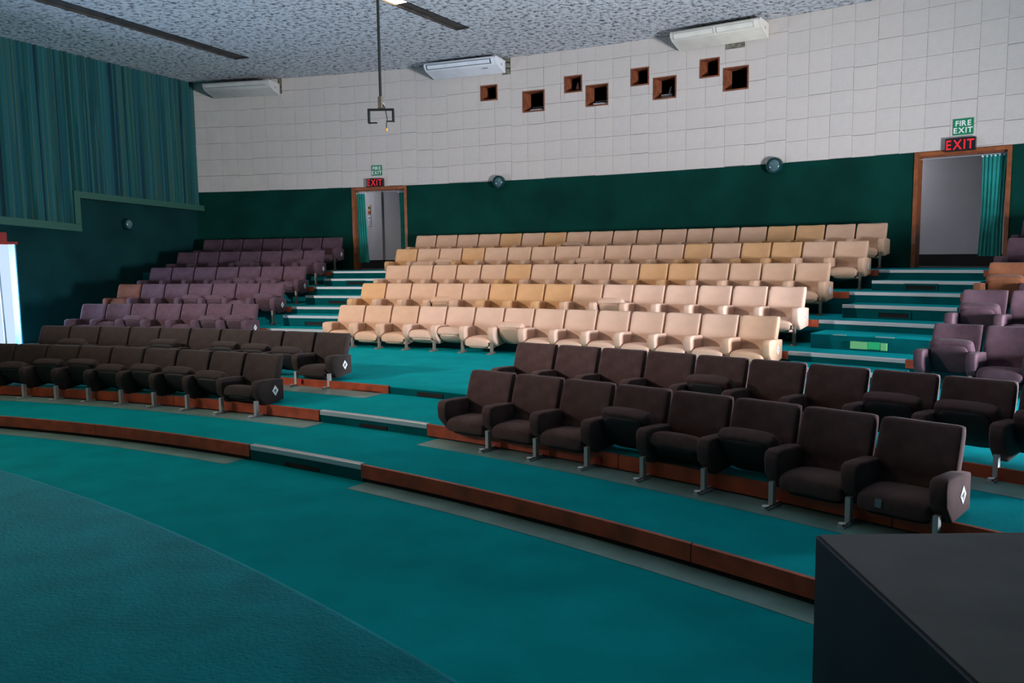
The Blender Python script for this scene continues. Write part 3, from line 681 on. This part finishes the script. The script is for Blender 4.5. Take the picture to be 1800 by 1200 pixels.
side_curtain(22.4, 28.40, 3.20, 2.93, ZC-.01, 3, 'long striped teal curtain above the side doorway, hanging lower')
side_curtain(28.42, 32.50, 3.70, 3.55, ZC-.01, 8, 'long striped teal curtain reaching the corner beside the white tiles')
def rail(y0, y1, z0, z1, h, label):
    r = empty('curtain_rail', (XL, y0, z0)); tag(r, label, 'rail')
    o = MB().add([(0, 0, 0), (.24, 0, 0), (.24, y1-y0, z1-z0), (0, y1-y0, z1-z0), (0, 0, h), (.24, 0, h), (.24, y1-y0, z1-z0+h), (0, y1-y0, z1-z0+h)], [(0,3,2,1),(4,5,6,7),(0,1,5,4),(1,2,6,5),(2,3,7,6),(3,0,4,7)]).build('rail_board', RAIL, r)
    return r
rr_ = rail(22.4, 28.46, 3.16, 2.775, .17, 'green board rail under the lower striped curtain')
MB().box((.0, 5.90, -.385+.17), (.24, 6.06, .59)).build('rail_end_post', RAIL, rr_)
rail(28.46, 32.56, 3.585, 3.43, .155, 'green board rail under the striped curtain at the corner')

# ------------------------------------------------------------------ hanging rod with bracket
r = empty('hanging_bracket', (1.975, 24.70, ZC)); tag(r, 'black rod hanging from the ceiling with an empty square bracket', 'bracket')
def lz(z): return z-ZC
ex = Vector((.92, .40, 0)).normalized()
MB().cyl((0, 0, 0), (0, 0, lz(4.33)), .021, 10).build('rod', ROD, r)
MB().cyl((0, 0, 0), (0, 0, -.03), .07, 14).build('ceiling_plate', ROD, r)
MB().box((-.03, -.03, lz(4.23)), (.03, .03, lz(4.40))).build('clamp', STEELD, r)
MB().cyl((.0, 0, lz(4.34)), (.05, .02, lz(4.28)), .012, 8).build('clamp_bolt', STEEL, r)
yk = MB(); M = Matrix(((ex.x, -ex.y, 0, 0), (ex.y, ex.x, 0, 0), (0, 0, 1, 0), (0, 0, 0, 1)))
def flat(x0, x1, z0, z1, y=.05): return MB().box((x0, -y, lz(z0)), (x1, y, lz(z1)), M=M)
flat(-.19, .19, 4.205, 4.225).build('yoke_bar', ROD, r)
flat(-.19, -.165, 4.02, 4.205).build('yoke_arm', ROD, r); flat(.165, .19, 4.04, 4.205).build('yoke_arm', ROD, r)
flat(-.165, -.06, 4.02, 4.035, .02).build('yoke_hook', ROD, r); flat(.08, .165, 4.04, 4.055, .02).build('yoke_hook', ROD, r)
pts = [(.02, 0, 4.30), (.05, .02, 4.25), (.075, .02, 4.16), (.085, .03, 4.08), (.07, .03, 4.02), (.068, .03, 3.95)]
mb = MB()
for p, q in zip(pts, pts[1:]): mb.cyl((p[0], p[1], lz(p[2])), (q[0], q[1], lz(q[2])), .007, 6)
cb = mb.build('cable', ROD, r); MB().cyl((.068, .03, lz(3.95)), (.066, .03, lz(3.905)), .017, 8).build('plug', ORANGE, cb)

# ------------------------------------------------------------------ seats
US = [-1, -.985, -.95, -.88, -.76, -.6, -.5, -.42, -.34, -.17, .17, .5, .76, .88, .95, .985, 1]
def pillow(W, H, T, n=7.0, c=.035, fn=None):
    """soft slab in XZ with thickness along Y; fn(x,y,z,u,v) deforms"""
    k = len(US); vs = []; fs = []
    pf = lambda u: max(0.0, 1-abs(u)**n)**(1/n)
    for s in (-1, 1):
        for v in US:
            for u in US:
                x = W/2*u*(1-c*abs(v)**8); z = H/2*v*(1-c*abs(u)**8); y = s*T/2*pf(u)*pf(v)
                p = (x, y, z) if fn is None else fn(x, y, z, u, v)
                vs.append(p)
    m = k*k
    for j in range(k-1):
        for i in range(k-1):
            q = j*k+i; fs += [(q, q+1, q+k+1, q+k), (m+q, m+q+k, m+q+k+1, m+q+1)]
    bm = bmesh.new(); V = [bm.verts.new(p) for p in vs]
    for f in fs: bm.faces.new([V[i] for i in f])
    bmesh.ops.remove_doubles(bm, verts=bm.verts, dist=1e-5); bmesh.ops.recalc_face_normals(bm, faces=bm.faces)
    for f in bm.faces: f.smooth = True
    return bm
def fin(bm, name, m):
    me = bpy.data.meshes.new(name); bm.to_mesh(me); bm.free(); me.materials.append(m); return me
PITCHW = 0.60
def sm(t): t = min(1, max(0, t)); return t*t*(3-2*t)
def chair_meshes(ys, zs, steel):
    H = .718*zs; bot = .165*zs
    def back(x, y, z, u, v):
        zz = (z+(H-bot)/2)+bot; t = (H-zz)
        x *= 1-.03*max(0, -v)
        yy = y+.052*ys - .026*u*u*ys - t*.29*ys - .014*(1-v*v)*(1 if y < 0 else 0) + (.034*ys*sm((-.16-v)/.22) if y < 0 else 0)
        return (x, yy, zz - .010*(1-u*u)*max(0, v))
    B = fin(pillow(.565, H-bot, .105*ys, 8, .035, back), 'backrest', DARK)
    L = .390*ys; Ts = .150*zs
    def seat(x, y, z, u, v): # slab lies flat: z(slab)->-y, y(slab)->z
        f = (z+L/2)/L   # 0 rear .. 1 front
        return (x*(1-.04*f*f), -(z+L/2), y*(1.05-.10*(1-f)) + .012*(1-u*u) - .02*max(0, v)**3)
    Sm = fin(pillow(.505, L, Ts, 4.5, .05, seat), 'seat', DARK)
    def pan(x, y, z, u, v):
        f = (z+L*.45)/(L*.9); return (x*(1-.18*abs(2*f-1)**3), -(z+L*.47), y-Ts*.45-.028*math.sin(PI*min(1, max(0, f)))*zs)
    Pm = fin(pillow(.43, L*.9, .05*zs, 4, .08, pan), 'seat_pan', PAN)
    prof = [(-.045, .420), (-.20, .436), (-.43, .445), (-.482, .428), (-.497, .37), (-.485, .26), (-.36, .130), (-.045, .165)]
    bm = bmesh.new(); n = len(prof); w2 = .058
    va = [bm.verts.new((-w2, y*ys, z*zs)) for y, z in prof]; vb = [bm.verts.new((w2, y*ys, z*zs)) for y, z in prof]
    bm.faces.new(va); bm.faces.new(vb[::-1])
    for i in range(n): bm.faces.new((va[i], vb[i], vb[(i+1) % n], va[(i+1) % n]))
    bmesh.ops.recalc_face_normals(bm, faces=bm.faces)
    bmesh.ops.bevel(bm, geom=[e for e in bm.edges if abs(e.verts[0].co.x-e.verts[1].co.x) < 1e-6], offset=.019, segments=3, affect='EDGES', profile=.5)
    for f in bm.faces: f.smooth = True
    Am = fin(bm, 'arm', DARK)
    mb = MB().box((-.018, -.025*ys, 0), (.018, .025*ys, .20*zs)); Po = mesh('post', mb.v, mb.f, steel)
    mb = MB().box((-.028, -.13*ys, 0), (.028, .10*ys, .014)).box((-.008, -.13*ys, .014), (.012, .10*ys, .03)); Fo = mesh('foot', mb.v, mb.f, steel)
    mb = MB(); nn = 14; mb.add([(.026*math.cos(2*PI*i/nn)-.0, -.105*ys+.026*math.sin(2*PI*i/nn), z) for z in (.031, .035) for i in range(nn)], [tuple(range(nn-1, -1, -1)), tuple(range(nn, 2*nn))]+[(i, (i+1) % nn, nn+(i+1) % nn, nn+i) for i in range(nn)])
    Di = mesh('number_disc', mb.v, mb.f, WHITE)
    return dict(back=B, seat=Sm, pan=Pm, arm=Am, post=Po, foot=Fo, disc=Di, ys=ys, zs=zs)
CM_F = chair_meshes(1.0, 1.0, STEEL); CM_U = chair_meshes(1.07, 1.10, STEELD)
LABELM = {}
def row_label_mesh(ch):
    if ch in LABELM: return LABELM[ch]
    mb = MB(); d = .066; t = .003
    mb.add([(x, a, b) for x in (0, t) for a, b in ((0, -d), (d*.8, 0), (0, d), (-d*.8, 0))], [(0, 1, 2, 3), (7, 6, 5, 4), (0, 4, 5, 1), (1, 5, 6, 2), (2, 6, 7, 3), (3, 7, 4, 0)])
    vs, fs = text_geo(ch, .068, .002)
    ang = math.radians(-40); ca, sa = math.cos(ang), math.sin(ang)
    mb.add([(t+.0015, v[0]*ca-v[1]*sa, v[0]*sa+v[1]*ca) for v in vs], fs, 1)
    LABELM[ch] = mesh('row_label', mb.v, mb.f, mats=[WHITE, BLACK], fm=mb.m); return LABELM[ch]
def paint(o, m):
    o.material_slots[0].link = 'OBJECT'; o.material_slots[0].material = m; return o
def chair(r, a, zfloor, lift, CM, m, tip, label, group, first=False, last=False, letter=None, disc=False, seatm=None, tape=False):
    c = empty('theatre_seat', pol(r, a, zfloor), -a); tag(c, label, 'seat', group)
    ys, zs = CM['ys'], CM['zs']
    paint(obj('backrest', CM['back'], c, (0, 0, lift)), m)
    s = paint(obj('seat', CM['seat'], c, (0, -.105*ys, .205*zs+lift)), seatm or m); s.rotation_euler = (-math.radians(tip), 0, 0)
    paint(obj('seat_pan', CM['pan'], s), PAN if CM is CM_F else (seatm or m))
    xp = (PITCHW/2-.004)*.985
    po = obj('post', CM['post'], c, (xp, -.465*ys, 0)); po.scale = (1, 1, (.20*zs+lift)/(.20*zs))
    f = obj('foot', CM['foot'], c, (xp, -.465*ys, 0))
    if disc: obj('number_disc', CM['disc'], f)
    if tape: MB().add([(-.10, -.392, .035), (-.055, -.392, .035), (-.055, -.402, -.025), (-.10, -.402, -.025), (-.10, -.386, .035), (-.055, -.386, .035), (-.055, -.396, -.025), (-.10, -.396, -.025)], [(0,3,2,1),(4,5,6,7),(0,1,5,4),(1,2,6,5),(2,3,7,6),(3,0,4,7)]).build('tape_patch', TAPE, s)
    for side in ((-1, 1) if last else (-1,)):
        x = side*(PITCHW/2-.004); ar = paint(obj('arm', CM['arm'], c, (x, 0, lift)), m); ar.rotation_euler = (0, 0, side*.006)
        if letter and side == 1: obj('row_label', row_label_mesh(letter), ar, (.0585, -.20*ys, .295*zs))
    return c
ORD = ['first', 'second', 'third', 'fourth', 'fifth', 'sixth', 'seventh', 'eighth', 'ninth', 'tenth', 'eleventh', 'twelfth', 'thirteenth', 'fourteenth', 'fifteenth', 'sixteenth', 'seventeenth', 'eighteenth', 'nineteenth']
ROWS = ['lowest', 'second', 'third', 'fourth', 'top']
RR = dict(zip('12ABCDE', (22.5059, 23.9329, 27.5123, 28.8236, 30.3054, 31.7690, 33.2510)))
ZTOP = dict(zip('12ABCDE', (.8775, 1.0154, 1.1606, 1.5322, 1.8807, 2.2573, 2.6108)))   # top of the backs
TZ = dict(zip('12ABCDE', (T1, T2, T3, TB, TC, TD, TE)))
def row(key, gap0, n, i0, CM, mats, tips, labf, group, letter=None, disc=False, letter_side=1):
    r = RR[key]; da = PITCHW/r; H = .718*CM['zs']; lift = ZTOP[key]-TZ[key]-H
    for i in range(n):
        a = gap0 + (i-.5)*da
        chair(r, a, TZ[key], lift, CM, mats(i), tips.get(i, random.uniform(-2, 3)), labf(i), group, last=(i == n-1), letter=letter if i == n-1 else None, disc=disc, tape=(key == '1' and gap0 > .2 and i == 7))
tipw = lambda t: 'folded ' if t > 25 else ''
# front rows, dark fabric
R1T = {3: 60, 4: 28, 5: 52, 6: 2, 7: 0}
row('1', .2378, 8, 0, CM_F, lambda i: DARK, R1T, lambda i: '%sdark brown seat, %s from the centre aisle, front row behind the plinth' % (tipw(R1T.get(i, 0)), ORD[i]), 'front block seats behind the plinth', 'A', True)
R2T = {3: 18, 4: 58, 5: 4, 6: 6, 7: 60, 8: 60, 9: 58}
row('2', .2193, 10, 0, CM_F, lambda i: DARK, R2T, lambda i: '%sdark brown seat, %s from the centre aisle, second row behind the plinth' % (tipw(R2T.get(i, 0)), ORD[i]), 'front block seats behind the plinth', None, True)
L1T = {0: 12, 1: 44, 2: 58, 3: 62, 4: 48, 5: 54, 6: 52, 7: 46, 8: 16}
row('1', -.1310, 9, 0, CM_F, lambda i: DARK_SHADED, L1T, lambda i: '%sdark brown seat, %s from the centre aisle, front row towards the side door' % (tipw(L1T.get(i, 0)), ORD[8-i]), 'front block seats towards the side door', 'A', True)
L2T = {1: 54, 3: 12, 4: 62, 5: 24, 6: 60, 7: 56, 8: 50, 9: 2}
row('2', -.1468, 10, 0, CM_F, lambda i: DARK_SHADED, L2T, lambda i: '%sdark brown seat, %s from the centre aisle, second row towards the side door' % (tipw(L2T.get(i, 0)), ORD[9-i]), 'front block seats towards the side door', 'B', True)
# tan centre block
TANROWS = [('A', -.0099, 14, {0: 4, 3: 14, 4: 26, 6: 50, 1: 2}, (), 'C'), ('B', -.0213, 15, {3: 42, 9: 48}, (0, 5, 6, 7), 'D'), ('C', -.0308, 16, {3: 12}, (5, 10, 11), 'E'), ('D', -.0488, 18, {1: 30, 2: 44, 8: 40, 15: 14}, (0, 3, 12, 14, 15), 'F'), ('E', -.0550, 19, {7: 45}, (4, 6, 15, 16), None)]
for ri, (k, g, n, tips, och, let) in enumerate(TANROWS):
    def mm(i, k=k, och=och):
        if i in och: return TANO
        if k == 'A' and 3 <= i <= 12: return TANP
        if k == 'B' and i >= 9: return TANP
        return TAN
    row(k, g, n, 0, CM_U, mm, tips, lambda i, ri=ri, tips=tips, och=och: '%s%s seat, %s from the two-curtain doorway end, %s tan row' % (tipw(tips.get(i, 0)), 'ochre tan' if i in och else 'tan', ORD[i], ROWS[ri]), 'tan seats of the middle block', let)
# raised rows by the curtained wall
LR = [('A', -.2318, 7, {0: 10, 1: 22, 2: 48, 3: 6, 4: 16, 5: 50, 6: 54}, 'C'), ('B', -.2335, 7, {0: 30, 3: 46, 4: 44, 5: 22, 6: 54}, 'D'), ('C', -.2388, 7, {3: 30, 4: 42, 5: 46, 6: 22}, 'E'), ('D', -.2438, 7, {3: 44, 6: 50}, 'F'), ('E', -.2467, 7, {}, 'G')]
for ri, (k, g, n, tips, let) in enumerate(LR):
    row(k, g, n, 0, CM_U, lambda i, k=k: RUST if (k, i) == ('B', 0) else DARKP, tips, lambda i, ri=ri, tips=tips: '%s%s seat, %s from the stair, %s raised row by the curtained wall' % (tipw(tips.get(i, 0)), 'orange brown' if (ri, i) == (1, 0) else 'purple brown', ORD[6-i], ROWS[ri]), 'raised seats by the curtained wall', let)
# raised rows beyond the one-curtain doorway stair
RRW = [('A', .3466, 6, {0: 66, 1: 4}), ('B', .3452, 5, {0: 66, 1: 10}), ('C', .3437, 4, {0: 62}), ('D', .3408, 3, {}), ('E', .3377, 2, {})]
for ri, (k, a0, n, tips) in enumerate(RRW):
    row(k, a0+PITCHW/RR[k], n, 0, CM_U, lambda i, k=k: BROWN if (k, i) == ('C', 0) else DARKP, tips, lambda i, ri=ri, tips=tips: '%s%s seat, %s from the stair, %s raised row beyond the one-curtain doorway' % (tipw(tips.get(i, 0)), 'orange brown' if (ri, i) == (2, 0) else 'purple brown', ORD[i], ROWS[ri]), 'raised seats beyond the one-curtain doorway')

# ------------------------------------------------------------------ house flood lamp with barn doors, hung over the stage
FL = Vector((-6.5, 15.5, 5.8)); fdir = Vector((math.sin(math.radians(31))*math.cos(math.radians(15)), math.cos(math.radians(31))*math.cos(math.radians(15)), -math.sin(math.radians(15))))
r = empty('flood_lamp', FL); tag(r, 'black flood lamp with flaps hung from the ceiling over the stage', 'lamp')
q = fdir.to_track_quat('Y', 'Z'); r.rotation_mode = 'QUATERNION'; r.rotation_quaternion = q
l = bpy.data.lights.new('flood_bulb', 'SPOT'); l.energy = FLOOD_W; l.color = (1.0, 0.93, 0.87); l.spot_size = math.radians(110); l.spot_blend = 0.15; l.shadow_soft_size = 0.045
lo = bpy.data.objects.new('flood_bulb', l); link(lo, r); lo.rotation_euler = (PI/2, 0, 0)
hw, h0, h1, D = .4*math.tan(math.radians(30)), .4*math.tan(math.radians(12)), .4*math.tan(math.radians(3.5)), .40
MB().box((-.5, .40, -h0-.45), (.5, .405, -h0)).build('lower_flap', ROD, r); MB().box((-.5, .40, h1), (.5, .405, h1+.40)).build('upper_flap', ROD, r)
MB().box((-.6, .407, -.5), (-hw+.022, .412, .5)).build('side_flap', ROD, r); MB().box((hw, .407, -.5), (.6, .412, .5)).build('side_flap', ROD, r)
MB().box((-.16, -.30, -.16), (.16, -.06, .16)).build('lamp_housing', ROD, r)
iq = q.inverted(); upv = iq @ Vector((0, 0, ZC-FL.z))
MB().cyl((0, -.15, 0), upv+Vector((0, -.15, 0)), .02, 8).build('hanger', ROD, r)
for sx in (-1, 1): MB().box((sx*.17-.006, -.2, -.012), (sx*.17+.006, .40, .012)).build('flap_arm', ROD, r)

# ------------------------------------------------------------------ black plinth on the stage
ang = math.atan2(.40, .917)
r = empty('plinth', (8.559, 15.988, STAGE_Z), ang); tag(r, 'large black painted plinth with a smudged top greyed for sheen on the stage', 'plinth')
o = MB().box((0, -.80, 0), (.62, 0, .807)).build('plinth_body', PLINTH, r); bevel(o, .004, 2)
o = MB().box((.006, -.794, .8072), (.614, -.006, .810)).build('plinth_top', PLTOP, r)
